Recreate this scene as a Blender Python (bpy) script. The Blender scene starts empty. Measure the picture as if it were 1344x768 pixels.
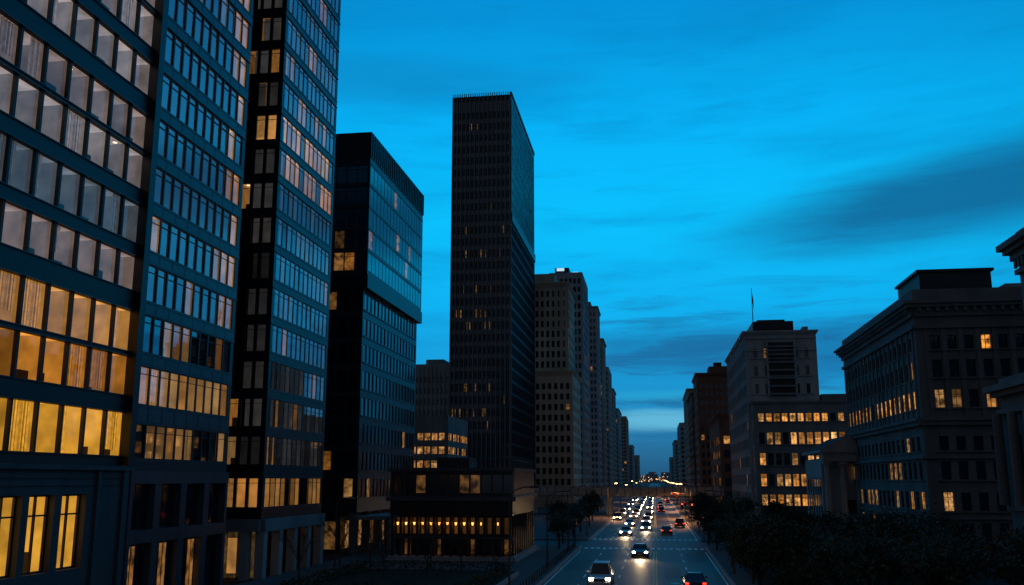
import bpy, math, random
from mathutils import Vector, Matrix
random.seed(7)
R = random.Random(11)
sc = bpy.context.scene

# ------------------------------------------------------------------ materials
def newmat(name):
    m = bpy.data.materials.new(name); m.use_nodes = True
    nt = m.node_tree
    for n in list(nt.nodes): nt.nodes.remove(n)
    out = nt.nodes.new('ShaderNodeOutputMaterial')
    return m, nt, out

def pbr(name, col, rough=0.8, var=0.25, scale=0.6, metal=0.0, ior=1.45, bump=0.0, streak=False, fine=14.0):
    m, nt, out = newmat(name)
    N, L = nt.nodes, nt.links
    p = N.new('ShaderNodeBsdfPrincipled')
    tc = N.new('ShaderNodeTexCoord')
    mp = N.new('ShaderNodeMapping')
    mp.inputs['Scale'].default_value = (1, 1, 0.25 if streak else 1)
    n1 = N.new('ShaderNodeTexNoise'); n1.inputs['Scale'].default_value = scale; n1.inputs['Detail'].default_value = 8
    n2 = N.new('ShaderNodeTexNoise'); n2.inputs['Scale'].default_value = fine; n2.inputs['Detail'].default_value = 4
    L.new(tc.outputs['Object'], mp.inputs['Vector'])
    L.new(mp.outputs[0], n1.inputs['Vector']); L.new(tc.outputs['Object'], n2.inputs['Vector'])
    ad = N.new('ShaderNodeMath'); ad.operation = 'ADD'
    mu = N.new('ShaderNodeMath'); mu.operation = 'MULTIPLY'; mu.inputs[1].default_value = 0.5
    L.new(n1.outputs[0], ad.inputs[0]); L.new(n2.outputs[0], ad.inputs[1]); L.new(ad.outputs[0], mu.inputs[0])
    mr = N.new('ShaderNodeMapRange'); mr.inputs[1].default_value = 0.35; mr.inputs[2].default_value = 0.65
    mr.inputs[3].default_value = 1 - var; mr.inputs[4].default_value = 1 + var
    L.new(mu.outputs[0], mr.inputs[0])
    vm = N.new('ShaderNodeVectorMath'); vm.operation = 'SCALE'; vm.inputs[0].default_value = col
    L.new(mr.outputs[0], vm.inputs['Scale'])
    L.new(vm.outputs[0], p.inputs['Base Color'])
    p.inputs['Roughness'].default_value = rough; p.inputs['Metallic'].default_value = metal; p.inputs['IOR'].default_value = ior
    if bump > 0:
        b = N.new('ShaderNodeBump'); b.inputs['Strength'].default_value = bump; b.inputs['Distance'].default_value = 0.05
        L.new(n2.outputs[0], b.inputs['Height']); L.new(b.outputs[0], p.inputs['Normal'])
    L.new(p.outputs[0], out.inputs[0])
    return m

def winmat(name, base=(0.008, 0.011, 0.016), rough=0.07, ior=1.7, nscale=1.3):
    """opaque glazing: mirror-like glass + whatever light is on behind it (attribute wcol)"""
    m, nt, out = newmat(name); N, L = nt.nodes, nt.links
    p = N.new('ShaderNodeBsdfPrincipled')
    p.inputs['Base Color'].default_value = (*base, 1); p.inputs['Roughness'].default_value = rough; p.inputs['IOR'].default_value = ior
    at = N.new('ShaderNodeAttribute'); at.attribute_name = 'wcol'
    tc = N.new('ShaderNodeTexCoord')
    n = N.new('ShaderNodeTexNoise'); n.inputs['Scale'].default_value = nscale; n.inputs['Detail'].default_value = 3
    L.new(tc.outputs['Object'], n.inputs['Vector'])
    mr = N.new('ShaderNodeMapRange'); mr.inputs[1].default_value = .35; mr.inputs[2].default_value = .68; mr.inputs[3].default_value = .12; mr.inputs[4].default_value = 1.5
    L.new(n.outputs[0], mr.inputs[0])
    vm = N.new('ShaderNodeVectorMath'); vm.operation = 'SCALE'
    L.new(at.outputs['Vector'], vm.inputs[0]); L.new(mr.outputs[0], vm.inputs['Scale'])
    L.new(vm.outputs[0], p.inputs['Emission Color']); p.inputs['Emission Strength'].default_value = 1
    L.new(p.outputs[0], out.inputs[0])
    m.cycles.emission_sampling = 'NONE'
    return m

def roommat(name, lo=.6, hi=1.25, nscale=.7):
    m, nt, out = newmat(name); N, L = nt.nodes, nt.links
    p = N.new('ShaderNodeEmission')
    at = N.new('ShaderNodeAttribute'); at.attribute_name = 'wcol'
    tc = N.new('ShaderNodeTexCoord')
    n = N.new('ShaderNodeTexNoise'); n.inputs['Scale'].default_value = nscale; n.inputs['Detail'].default_value = 3
    L.new(tc.outputs['Object'], n.inputs['Vector'])
    mr = N.new('ShaderNodeMapRange'); mr.inputs[1].default_value = .3; mr.inputs[2].default_value = .7; mr.inputs[3].default_value = lo; mr.inputs[4].default_value = hi
    L.new(n.outputs[0], mr.inputs[0])
    vm = N.new('ShaderNodeVectorMath'); vm.operation = 'SCALE'
    L.new(at.outputs['Vector'], vm.inputs[0]); L.new(mr.outputs[0], vm.inputs['Scale'])
    L.new(vm.outputs[0], p.inputs[0]); L.new(p.outputs[0], out.inputs[0])
    m.cycles.emission_sampling = 'NONE'
    return m

def glassmat(name, ior=1.9, tint=(.75, .85, .9)):
    m, nt, out = newmat(name); N, L = nt.nodes, nt.links
    fr = N.new('ShaderNodeFresnel'); fr.inputs['IOR'].default_value = ior
    t = N.new('ShaderNodeBsdfTransparent'); t.inputs[0].default_value = (*tint, 1)
    g = N.new('ShaderNodeBsdfGlossy'); g.inputs['Roughness'].default_value = .03; g.inputs[0].default_value = (.9, .93, 1, 1)
    mx = N.new('ShaderNodeMixShader')
    L.new(fr.outputs[0], mx.inputs[0]); L.new(t.outputs[0], mx.inputs[1]); L.new(g.outputs[0], mx.inputs[2]); L.new(mx.outputs[0], out.inputs[0])
    return m

def emit(name, col, s, sampling='AUTO'):
    m, nt, out = newmat(name)
    e = nt.nodes.new('ShaderNodeEmission'); e.inputs[0].default_value = (*col, 1); e.inputs[1].default_value = s
    nt.links.new(e.outputs[0], out.inputs[0]); m.cycles.emission_sampling = sampling
    return m

M = dict(
 dark=pbr('dark_metal', (.016, .019, .024), .45, .3, 1.2),
 dkblue=pbr('blue_black_panel', (.024, .030, .038), .35, .25, .8, streak=True),
 panel=pbr('spandrel_panel', (.055, .070, .088), .3, .3, .5, streak=True),
 blk=pbr('black_granite', (.014, .015, .018), .35, .3, 1.0),
 rib=pbr('anodised_rib', (.13, .135, .14), .45, .25, .3, streak=True),
 based=pbr('dark_plinth_stone', (.085, .085, .09), .75, .4, .5, bump=.5, streak=True),
 stoneg=pbr('grey_stone', (.22, .22, .22), .8, .35, .4, bump=.4, streak=True),
 stonel=pbr('light_stone', (.38, .375, .36), .8, .3, .4, bump=.4, streak=True),
 stoned=pbr('weathered_stone', (.17, .165, .16), .85, .4, .35, bump=.5, streak=True),
 stoneb=pbr('beige_stone', (.55, .44, .32), .85, .35, .15, bump=.3, streak=True),
 brick=pbr('dark_brick', (.20, .09, .055), .85, .35, .3, bump=.4),
 conc=pbr('concrete', (.3, .3, .29), .85, .3, .5, bump=.3),
 far=pbr('hazy_far_stone', (.33, .34, .36), .9, .3, .1),  # far base colours lightened in place of distance haze
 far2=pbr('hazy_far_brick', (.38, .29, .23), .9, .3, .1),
 roof=pbr('roof_felt', (.035, .036, .04), .9, .3, .6),
 asphalt=pbr('asphalt', (.036, .036, .038), .56, .45, .35, bump=.5, fine=9, ior=1.33),
 patch=pbr('asphalt_patch', (.022, .022, .024), .6, .4, .8, bump=.5, fine=9, ior=1.33),
 paint=pbr('road_paint', (.75, .75, .72), .6, .45, 2.5),
 ypaint=pbr('yellow_road_paint', (.6, .4, .05), .6, .45, 2.5),
 pave=pbr('paving', (.09, .09, .093), .85, .35, .5, bump=.4, ior=1.25),
 kerb=pbr('kerb_stone', (.25, .25, .25), .8, .3, 1),
 soil=pbr('soil_and_grass', (.022, .03, .018), .95, .4, .5, ior=1.2),
 ground=pbr('ground', (.03, .032, .034), .95, .4, .05, ior=1.2),
 leaf=pbr('leaves', (.04, .05, .022), .7, .6, .9, fine=3),
 bark=pbr('bark', (.06, .05, .04), .9, .4, 3),
 pole=pbr('painted_pole', (.05, .055, .06), .5, .2, 3),
 carw=pbr('car_paint_silver', (.5, .51, .53), .3, .05, 3, metal=.35),
 cark=pbr('car_paint_dark', (.03, .032, .038), .22, .05, 3, metal=.3),
 tyre=pbr('tyre', (.015, .015, .015), .85, .2, 5),
 chrome=pbr('chrome', (.5, .5, .5), .2, .05, 5, metal=1),
 carglass=winmat('car_glass', ior=1.6),
 plate=pbr('number_plate', (.6, .6, .55), .5, .1, 5),
 win=winmat('window_glass', ior=1.8),
 winb=winmat('curtain_wall_glass', rough=.06, ior=3.6),
 wine=winmat('tower_glass', base=(.01, .014, .02), rough=.12, ior=2.2),
 pane=glassmat('glass_pane', 1.5, (.9,.92,.94)),
 paneb=glassmat('coated_glass_pane', 4.2, (.9, .95, 1)),
 room=roommat('self_lit_room'),  # emission only: the room's lighting is put into its surface colours
 curt=roommat('self_lit_fabric', lo=.7, hi=1.2, nscale=3),  # cloth glows by itself in place of light coming through it
 furn=pbr('furniture', (.05, .035, .025), .8, .3, 2),
 lampw=emit('ceiling_lamp', (1, .72, .38), 3.2, 'NONE'),
 lampo=emit('lantern_glow', (1, .34, .06), 4.0),
 head=emit('headlight', (1, .82, .55), 45.0),
 tail=emit('tail_light', (1, .03, .012), 4.0),
 redsig=emit('red_signal', (1, .03, .015), 12.0),
 amber=emit('street_lamp_lens', (1, .45, .14), 30.0),
 cityl=emit('city_light_points', (1, .55, .22), 3.0, 'NONE'),
 sign=emit('roof_sign_light', (.6, .85, 1), .9, 'NONE'),
 flag=pbr('flag_cloth', (.12, .05, .05), .8, .2, 2),
)

# ------------------------------------------------------------------ mesh builder
class MB:
    def __init__(s): s.v=[]; s.f=[]; s.m=[]; s.c=[]; s.slots=[]
    def slot(s, k):
        if k not in s.slots: s.slots.append(k)
        return s.slots.index(k)
    def poly(s, pts, k, col=(0,0,0)):
        i=len(s.v); s.v.extend([tuple(p) for p in pts]); s.f.append(tuple(range(i, i+len(pts)))); s.m.append(s.slot(k)); s.c.append(col)
    def box(s, x0,x1,y0,y1,z0,z1,k, col=(0,0,0), bottom=True):
        a=[(x0,y0,z0),(x1,y0,z0),(x1,y1,z0),(x0,y1,z0),(x0,y0,z1),(x1,y0,z1),(x1,y1,z1),(x0,y1,z1)]
        fs=[(0,1,5,4),(1,2,6,5),(2,3,7,6),(3,0,4,7),(4,5,6,7)]
        if bottom: fs.append((3,2,1,0))
        for f in fs: s.poly([a[j] for j in f], k, col)
    def tube(s, p, q, r0, r1, k, n=8, cap=True):
        p=Vector(p); q=Vector(q); d=(q-p).normalized()
        a=d.orthogonal().normalized(); b=d.cross(a)
        A=[p+(a*math.cos(t)+b*math.sin(t))*r0 for t in [2*math.pi*i/n for i in range(n)]]
        B=[q+(a*math.cos(t)+b*math.sin(t))*r1 for t in [2*math.pi*i/n for i in range(n)]]
        for i in range(n):
            j=(i+1)%n; s.poly([A[i],A[j],B[j],B[i]],k)
        if cap: s.poly(B,k); s.poly(A[::-1],k)
    def mesh(s, name):
        me=bpy.data.meshes.new(name); me.from_pydata(s.v,[],s.f)
        for k in s.slots: me.materials.append(M[k])
        me.polygons.foreach_set('material_index', s.m)
        at=me.color_attributes.new('wcol','FLOAT_COLOR','CORNER')
        buf=[]
        for f,c in zip(s.f,s.c): buf.extend([c[0],c[1],c[2],1.0]*len(f))
        at.data.foreach_set('color', buf)
        me.update(); return me
    def obj(s, name, loc=(0,0,0)):
        o=bpy.data.objects.new(name, s.mesh(name)); o.location=loc; sc.collection.objects.link(o); return o

OFF=(0,0,0)
def scl(c,a,b=None):
    s=a if b is None else R.uniform(a,b); return tuple(v*s for v in c)
def warm(s=1.0, r=R):
    t=r.random()
    return (1.0*s, (.36+.16*t)*s, (.05+.12*t)*s)
def pale(s=1.0, r=R):
    t=r.random(); return ((.85)*s, (.78+.05*t)*s, (.72+.12*t)*s)

class Face:
    """local frame of one facade; outside lies on the right-hand side of p0->p1"""
    def __init__(s, mb, p0, p1):
        s.mb=mb; s.p0=p0; d=(p1[0]-p0[0], p1[1]-p0[1]); s.L=math.hypot(*d); s.d=(d[0]/s.L,d[1]/s.L); s.n=(s.d[1],-s.d[0])
    def P(s,u,w,z): return (s.p0[0]+s.d[0]*u+s.n[0]*w, s.p0[1]+s.d[1]*u+s.n[1]*w, z)
    def q(s,u0,u1,z0,z1,w,k,col=OFF,w2=None):
        w2=w if w2 is None else w2
        s.mb.poly([s.P(u0,w,z0),s.P(u1,w,z0),s.P(u1,w2,z1),s.P(u0,w2,z1)],k,col)
    def h(s,u0,u1,w0,w1,z,k,col=OFF): s.mb.poly([s.P(u0,w0,z),s.P(u1,w0,z),s.P(u1,w1,z),s.P(u0,w1,z)],k,col)
    def r(s,u,w0,w1,z0,z1,k,col=OFF): s.mb.poly([s.P(u,w0,z0),s.P(u,w1,z0),s.P(u,w1,z1),s.P(u,w0,z1)],k,col)
    def b(s,u0,u1,w0,w1,z0,z1,k,col=OFF):
        s.q(u0,u1,z0,z1,w1,k,col); s.h(u0,u1,w0,w1,z0,k,col); s.h(u0,u1,w0,w1,z1,k,col); s.r(u0,w0,w1,z0,z1,k,col); s.r(u1,w0,w1,z0,z1,k,col)

def facade(mb, p0, p1, z0, z1, rows, bays, wall='stoned', glass='win', pier=.4, rec=.25, margin=.5, lit=None,
           ribs=0.0, ribw=.2, ribk=None, rooms=False, transom=0.0, framek='dark', sill=0.0, spand=None, roomdepth=4.0, curtains=0.0, mull=False, fur=False, tilt=.012):
    F=Face(mb,p0,p1); L=F.L; spand=spand or wall
    u0=margin; u1=L-margin; pitch=(u1-u0)/bays
    z=z0
    for (a,b) in rows:
        if a>z+1e-4: F.q(0,L,z,a,0,spand)
        z=b
    if z1>z+1e-4: F.q(0,L,z,z1,0,spand)
    fd=min(.05,rec*.5)
    for ri,(a,b) in enumerate(rows):
        F.q(0,u0+pier/2,a,b,0,wall); F.q(u1-pier/2,L,a,b,0,wall)
        F.h(u0+pier/2,u1-pier/2,-rec,0,a,spand); F.h(u0+pier/2,u1-pier/2,-rec,0,b,spand)
        if sill>0: F.b(u0,u1,0.002,sill,a-.18,a-.02,wall)
        for i in range(bays):
            x0=u0+pitch*i+pier/2; x1=u0+pitch*(i+1)-pier/2
            F.r(x0,-rec,0,a,b,wall); F.r(x1,-rec,0,a,b,wall)
            if i<bays-1: F.q(x1,x1+pier,a,b,0,wall)
            c=lit(ri,i,(a+b)/2) if lit else OFF
            t=R.uniform(-tilt,tilt)
            F.q(x0,x1,a,b,-rec,glass,c if not rooms else OFF,w2=-rec+t)
            fw=.05
            if transom>0: F.b(x0,x1,-rec+.015,-rec+.02+fd,b-transom-fw,b-transom,framek)
            if mull: F.b((x0+x1)/2-.03,(x0+x1)/2+.03,-rec+.015,-rec+.02+fd,a,b,framek)
            if not rooms and sum(c)>.3 and rec>.2 and R.random()<.5:
                # half-drawn blind behind the glass line
                zz=b-(b-a)*R.uniform(.2,.55); F.q(x0+.03,x1-.03,zz,b-.02,-rec+.03,'curt',scl(c,.35))
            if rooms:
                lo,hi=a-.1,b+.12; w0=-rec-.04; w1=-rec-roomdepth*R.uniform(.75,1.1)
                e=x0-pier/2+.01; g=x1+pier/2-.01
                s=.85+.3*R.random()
                cb=scl(c,s*.7); cc=scl(c,1.15); cf=scl(c,.25); cs=scl(c,.5*s)  # painted room shading: brightest ceiling, dimmer walls, darkest floor
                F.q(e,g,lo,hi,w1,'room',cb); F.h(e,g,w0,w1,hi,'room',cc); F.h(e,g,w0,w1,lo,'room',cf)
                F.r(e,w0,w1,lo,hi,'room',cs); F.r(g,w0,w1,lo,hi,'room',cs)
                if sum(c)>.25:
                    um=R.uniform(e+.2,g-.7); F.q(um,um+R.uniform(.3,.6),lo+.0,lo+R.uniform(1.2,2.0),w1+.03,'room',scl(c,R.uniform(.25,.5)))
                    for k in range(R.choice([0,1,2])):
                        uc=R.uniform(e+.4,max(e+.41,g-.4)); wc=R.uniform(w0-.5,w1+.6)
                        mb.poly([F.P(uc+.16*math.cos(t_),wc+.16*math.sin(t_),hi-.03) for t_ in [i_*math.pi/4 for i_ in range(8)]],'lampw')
                if fur and sum(c)>.1 and R.random()<.8:
                    hh=R.uniform(.35,1.0); uu=R.uniform(e,g-.8); F.b(uu,min(g-.05,uu+R.uniform(.4,1.4)),w0-1.2,w0-.5,lo,lo+hh,'furn')
                    if R.random()<.4:
                        F.b(uu+.2,uu+.28,w0-1.5,w0-1.42,lo,lo+1.5,'furn')
                        F.b(uu+.05,uu+.43,w0-1.62,w0-1.3,lo+1.5,lo+1.85,'curt',tuple(min(1.3,v*1.6) for v in c))
                if R.random()<curtains and sum(c)>.1:
                    cov=R.choice([1,1,.45,.3]); n=26; span=(g-e)*cov; st=e if R.random()<.6 else g-span
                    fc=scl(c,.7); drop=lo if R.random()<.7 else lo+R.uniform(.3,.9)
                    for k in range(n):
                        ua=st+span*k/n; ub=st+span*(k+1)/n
                        wa=w0-.16+.07*math.sin(k*1.9); wb=w0-.16+.07*math.sin((k+1)*1.9); sh=.62+.38*math.sin(k*1.9+.7)  # sh: fold shading painted into the curtain's glow
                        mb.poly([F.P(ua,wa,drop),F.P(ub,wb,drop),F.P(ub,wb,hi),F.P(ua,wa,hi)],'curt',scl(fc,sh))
    if ribs>0:
        for i in range(bays+1):
            u=u0+pitch*i; F.b(u-ribw/2,u+ribw/2,0.003,ribs,z0,z1,ribk or wall)
    return F

def cornice(mb,x0,x1,y0,y1,z,k,out=.6,steps=3,h=.35):
    for i in range(steps):
        o=out*(i+1)/steps; mb.box(x0-o,x1+o,y0-o,y1+o,z+h*i+.001*i,z+h*(i+1),k)
def dentils(mb,p0,p1,z,k,n,s=.35,out=.45):
    F=Face(mb,p0,p1); p=F.L/n
    for i in range(n): F.b(p*i+p*.25,p*i+p*.75,.004,out,z-s,z-.004,k)
def closeback(mb,x0,x1,y0,y1,z0,z1,k,faces):
    if 'N' in faces: mb.poly([(x0,y1,z0),(x1,y1,z0),(x1,y1,z1),(x0,y1,z1)],k)
    if 'S' in faces: mb.poly([(x0,y0,z0),(x1,y0,z0),(x1,y0,z1),(x0,y0,z1)],k)
    if 'W' in faces: mb.poly([(x0,y0,z0),(x0,y1,z0),(x0,y1,z1),(x0,y0,z1)],k)
    if 'E' in faces: mb.poly([(x1,y0,z0),(x1,y1,z0),(x1,y1,z1),(x1,y0,z1)],k)
def roofp(mb,x0,x1,y0,y1,z,k='roof',par=1.0,pk='stoned',t=.35):
    mb.poly([(x0,y0,z),(x1,y0,z),(x1,y1,z),(x0,y1,z)],k)
    e=.003
    mb.box(x0-e,x1+e,y0-e,y0+t,z+e,z+par,pk); mb.box(x0-e,x1+e,y1-t,y1+e,z+e,z+par,pk)
    mb.box(x0-e,x0+t,y0+t,y1-t,z+e,z+par-e,pk); mb.box(x1-t,x1+e,y0+t,y1-t,z+e,z+par-e,pk)
def rowsf(z0,fh,wh,n,off=.9): return [(z0+fh*i+off, z0+fh*i+off+wh) for i in range(n)]

# ------------------------------------------------------------------ A: near office block
XL=-36.0
mb=MB()
rowsA=[(10.6,13.5),(14.75,17.4),(17.8,20.6),(22.1,24.5),(25.5,28.3),(29.5,32.1),(32.5,35.1),(36.6,39.2),(40.4,43.1),(43.5,46.2)]
def litA(ri,i,z):
    if ri==0: return scl((1.35,.60,.055),.85,1.2)
    if ri==1: return scl((1.0,.36,.04),.45,.95)
    if ri==2: return scl((1.05,.46,.10),.7,1.0)
    if ri==3: return scl((.95,.66,.56),.24,.36)
    if ri==4: return scl((.55,.62,.72),.16,.26)
    if ri==6: return scl((.9,.66,.58),.22,.36)
    return scl((.85,.70,.66),.26,.48)
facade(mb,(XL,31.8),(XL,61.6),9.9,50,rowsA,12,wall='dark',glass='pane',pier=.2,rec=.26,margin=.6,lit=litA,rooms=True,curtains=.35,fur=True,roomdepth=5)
F=Face(mb,(XL,31.8),(XL,61.6))
for (a,b) in rowsA:
    F.b(0,F.L-.8,.003,.14,b+.02,b+.10,'dkblue'); F.b(0,F.L-.8,.003,.10,a-.10,a-.03,'dkblue')
def U(y): return y-31.8
wins=[(33.6,36.0),(36.5,38.9),(39.4,41.8),(42.3,44.7),(45.2,47.6),(48.1,50.5),(51.1,53.5),(54.2,56.7)]
F.q(0,F.L,0,3.6,0.25,'based'); F.q(0,F.L,8.1,9.6,0.25,'based'); F.b(0,F.L,.25,.55,9.6,9.9,'based'); F.h(0,F.L,-.4,.25,3.6,'based'); F.h(0,F.L,-.4,.25,8.1,'based')
for zz in (8.6,9.05): F.b(0,F.L,.252,.30,zz,zz+.06,'dark')
pu=0
for (a,b) in wins:
    F.q(pu,U(a),3.6,8.1,.25,'based'); F.r(U(a),-.4,.25,3.6,8.1,'based'); F.r(U(b),-.4,.25,3.6,8.1,'based'); pu=U(b)
    c=scl((1.3,.60,.06),.95,1.1)
    F.q(U(a),U(b),3.6,8.1,-.3,'pane')
    for u in (U(a)+.06,(U(a)+U(b))/2,U(b)-.06): F.b(u-.06,u+.06,-.29,-.15,3.6,8.1,'dark')
    for z in (3.66,6.9,8.04): F.b(U(a),U(b),-.285,-.155,z-.05,z+.05,'dark')
    w1=-4.2
    F.q(U(a)-.2,U(b)+.2,3.4,8.2,w1,'room',scl(c,.8)); F.h(U(a)-.2,U(b)+.2,-.35,w1,8.2,'room',c); F.h(U(a)-.2,U(b)+.2,-.35,w1,3.4,'room',scl(c,.3))  # ceiling, wall and floor shading painted as different glow levels
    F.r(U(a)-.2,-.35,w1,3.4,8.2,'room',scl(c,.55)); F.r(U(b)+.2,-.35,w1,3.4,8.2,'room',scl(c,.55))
    for k in range(3):
        uu=R.uniform(U(a),U(b)-.5); F.b(uu,uu+R.uniform(.3,.8),-2.5,-1.2,3.4,3.4+R.uniform(.8,1.8),'furn')
F.q(pu,F.L,3.6,8.1,.25,'based')
F.b(U(57.6),U(58.0),.252,.45,0,9.6,'based'); F.b(U(60.6),U(61.1),.252,.45,0,9.6,'based')
F.r(F.L,-20,.25,0,9.6,'based')
F.b(F.L-.75,F.L,.003,.5,9.9,50,'blk')
closeback(mb,-60,XL,31.8,61.6,0,50,'dark','NWS'); roofp(mb,-60,XL,31.8,61.6,50.0,pk='dark')
mb.obj('corner_office_building')

# ------------------------------------------------------------------ B
mb=MB()
rowsB=[(10.5,12.8)]+[(14.3+3.72*i,16.9+3.72*i) for i in range(17)]
def litB(ri,i,z):
    if ri==1: return warm(R.uniform(.7,1.2)) if R.random()<.95 else OFF
    if ri==0: return warm(R.uniform(.3,.9)) if R.random()<.45 else OFF
    if ri==2: return warm(R.uniform(.3,.8)) if R.random()<.5 else OFF
    if i>=8 and R.random()<.85: return warm(R.uniform(.45,1.0))
    if R.random()<.10: return warm(R.uniform(.25,.8))
    if ri>9 and R.random()<.3: return pale(R.uniform(.1,.4))
    return pale(.03)
facade(mb,(XL,61.85),(XL,77.2),9.6,80,rowsB,10,wall='dkblue',glass='paneb',pier=.16,rec=.12,margin=.5,lit=litB,rooms=True,spand='dkblue',transom=.45,curtains=.2,fur=True,roomdepth=3.5,tilt=.02)
F=Face(mb,(XL,61.85),(XL,77.2))
for (a,b) in rowsB:
    F.b(0,F.L,.003,.08,b+.08,b+.18,'panel'); F.b(0,F.L,.003,.05,a-.2,a-.14,'panel')
for ri in range(len(rowsB)-1):
    b=rowsB[ri][1]; a=rowsB[ri+1][0]
    for k in range(8): F.q(.1+k*F.L/8,(k+1)*F.L/8-.02,b+.22,a-.24,.02,'panel')
F.q(0,F.L,0,9.6,-.35,'blk'); F.b(0,F.L,-.35,.25,8.7,9.6,'panel'); F.b(0,F.L,-.35,.2,4.6,5.5,'panel')
for i in range(5):
    u=F.L*i/4; F.b(max(0,u-.45),min(F.L,u+.45),-.34,.22,0,8.7,'panel')
for i in range(4):
    u0=F.L*i/4+.5; u1=F.L*(i+1)/4-.5
    for k in range(5):
        a=u0+(u1-u0)*k/5; F.q(a+.06,a+(u1-u0)/5-.06,5.6,8.6,-.33,'win',OFF); F.q(a+.06,a+(u1-u0)/5-.06,.3,4.4,-.33,'win',warm(.25) if R.random()<.25 else OFF)
closeback(mb,-60,XL,61.85,77.2,0,80,'dkblue','NWS'); roofp(mb,-60,XL,61.85,77.2,80,pk='dkblue')
mb.obj('glass_office_building')

# ------------------------------------------------------------------ C
mb=MB()
rowsC=[(6.5,9.1)]+[(10.4+3.55*i,12.95+3.55*i) for i in range(19)]
def litC1(ri,i,z):
    if ri==0: return warm(R.uniform(.4,1.0)) if R.random()<.65 else OFF
    if 40<z<44: return warm(R.uniform(.5,1.1)) if R.random()<.9 else pale(.05)
    if 44<z<50: return warm(.5) if R.random()<.3 else pale(.05)
    return warm(R.uniform(.2,.6)) if R.random()<.05 else pale(R.choice([.02,.04,.08]))
def litC2(ri,i,z):
    if ri==0: return warm(R.uniform(.4,1.0)) if R.random()<.7 else OFF
    p=.25 if z<20 else (.2 if z<36 else .4)
    return warm(R.uniform(.2,.7)) if R.random()<p else OFF
FC=facade(mb,(XL,85),(XL,101.2),5.4,80,rowsC,12,wall='dkblue',glass='paneb',pier=.13,rec=.06,margin=.5,lit=litC1,rooms=True,spand='dkblue',transom=.4,curtains=.15,roomdepth=3,tilt=.02)
FD=facade(mb,(-58,85),(XL,85),5.4,80,rowsC,18,wall='blk',glass='pane',pier=.3,rec=.22,margin=.35,lit=litC2,rooms=True,spand='blk',transom=.4,curtains=.3,fur=True,roomdepth=3)
for (a,b) in rowsC:
    for Fx in (FC,FD):
        Fx.b(.0,Fx.L-.0,.003,.08,b+.08,b+.18,'panel' if Fx is FC else 'dkblue'); 
    FC.b(0,FC.L,.003,.05,a-.2,a-.14,'panel')
FC.b(0,FC.L,-.5,.45,4.3,5.4,'stoneg'); FD.b(0,FD.L-.0,-.5,.44,4.302,5.398,'stoneg')
FC.q(0,FC.L,0,4.3,-2.2,'win'); FD.q(0,FD.L-1,0,4.3,-2.0,'win',(.05,.03,.01))
for i in range(5):
    u=.05+i*(FC.L-.9)/4; FC.b(u,u+.85,-.49,.35,0,4.3,'stonel')
for i in range(7):
    u=FD.L-1.0-.003-i*3.4; FD.b(u-.8,u,-.49,.34,0,4.3,'stonel')
for i in range(6):
    u=FD.L-4.1-i*3.4; FD.q(u+.1,u+2.3,.4,3.6,-1.98,'room',warm(.35)); FD.b(u+1.1,u+1.2,-1.97,-1.9,.4,3.6,'dark')
closeback(mb,-58,XL,85,101.2,0,80,'dkblue','NW'); roofp(mb,-58,XL,85,101.2,80,pk='dkblue')
mb.obj('apartment_tower')

# ------------------------------------------------------------------ D : two-part tower
mb=MB()
y0,y1=115.0,144.0
def litD(ri,i,z): return warm(R.uniform(.08,.3)) if R.random()<.03 else OFF
def litDs(ri,i,z):
    if ri==0: return warm(R.uniform(.1,.3)) if R.random()<.3 else OFF
    return warm(R.uniform(.03,.16)) if R.random()<.14 else OFF
rl=rowsf(6,3.4,2.3,8,.8); ru=[(35.6+2.95*i,37.95+2.95*i) for i in range(5)]
facade(mb,(XL-.6,y0+.6),(XL-.6,y1-.3),5,33.2,rl,16,wall='blk',glass='wine',pier=.24,rec=.1,margin=.5,lit=litD,spand='dkblue',sill=.12)
facade(mb,(-58,y0+.6),(XL-.6,y0+.6),5,33.2,rl,14,wall='blk',glass='win',pier=.3,rec=.25,margin=.5,lit=litDs,spand='dkblue',sill=.15)
closeback(mb,-58,XL-.6,y0+.6,y1-.3,0,33.2,'blk','NW')
mb.box(-58.0,XL+.15,y0-.1,y1,33.2,35.0,'blk')
F1=facade(mb,(XL,y0),(XL,y1-.1),35.0,50.9,ru,17,wall='dkblue',glass='winb',pier=.10,rec=.03,margin=.3,lit=litD,spand='dkblue',tilt=.006)
F2=facade(mb,(-58,y0),(XL,y0),35.0,50.9,ru,15,wall='dkblue',glass='winb',pier=.14,rec=.12,margin=.3,lit=litDs,spand='dkblue',transom=.5)
for (a,b) in ru:
    F1.b(0,F1.L,.003,.06,b+.15,b+.28,'panel'); F2.b(0,F2.L,.003,.08,b+.15,b+.3,'panel')
closeback(mb,-58,XL,y0,y1-.1,35,50.9,'blk','NW')
mb.box(-58.05,XL+.1,y0-.1,y1,50.9,54.3,'blk')
for i in range(30):
    y=y0+.5+i*.97; mb.box(XL+.105,XL+.2,y,y+.12,51.0,54.2,'dark')
mb.box(-57,XL-3.5,y0+3,y1-2,0,5,'blk')
for i in range(6): mb.box(XL-1.6,XL-.7,y0+.8+i*5.2,y0+1.7+i*5.2,0,5,'stoned')
for i in range(4): mb.box(XL-7.2-i*5,XL-6.4-i*5,y0+.8,y0+1.6,0,5,'stoned')
Fs=Face(mb,(-57,y0+3-.01),(XL-3.5,y0+3-.01))
for i in range(9): Fs.q(.3+i*1.9,1.9+i*1.9,.4,3.8,.01,'win',warm(R.choice([.05,.1,.3,.45])))
Fs=Face(mb,(XL-3.49,y0+3),(XL-3.49,y1-2))
for i in range(12): Fs.q(.3+i*1.9,1.9+i*1.9,.4,3.8,.01,'win',warm(R.choice([.03,.1,.25])))
mb.box(XL-.6,XL+3.2,y0+1,y0+13,4.1,4.55,'conc'); 
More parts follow.
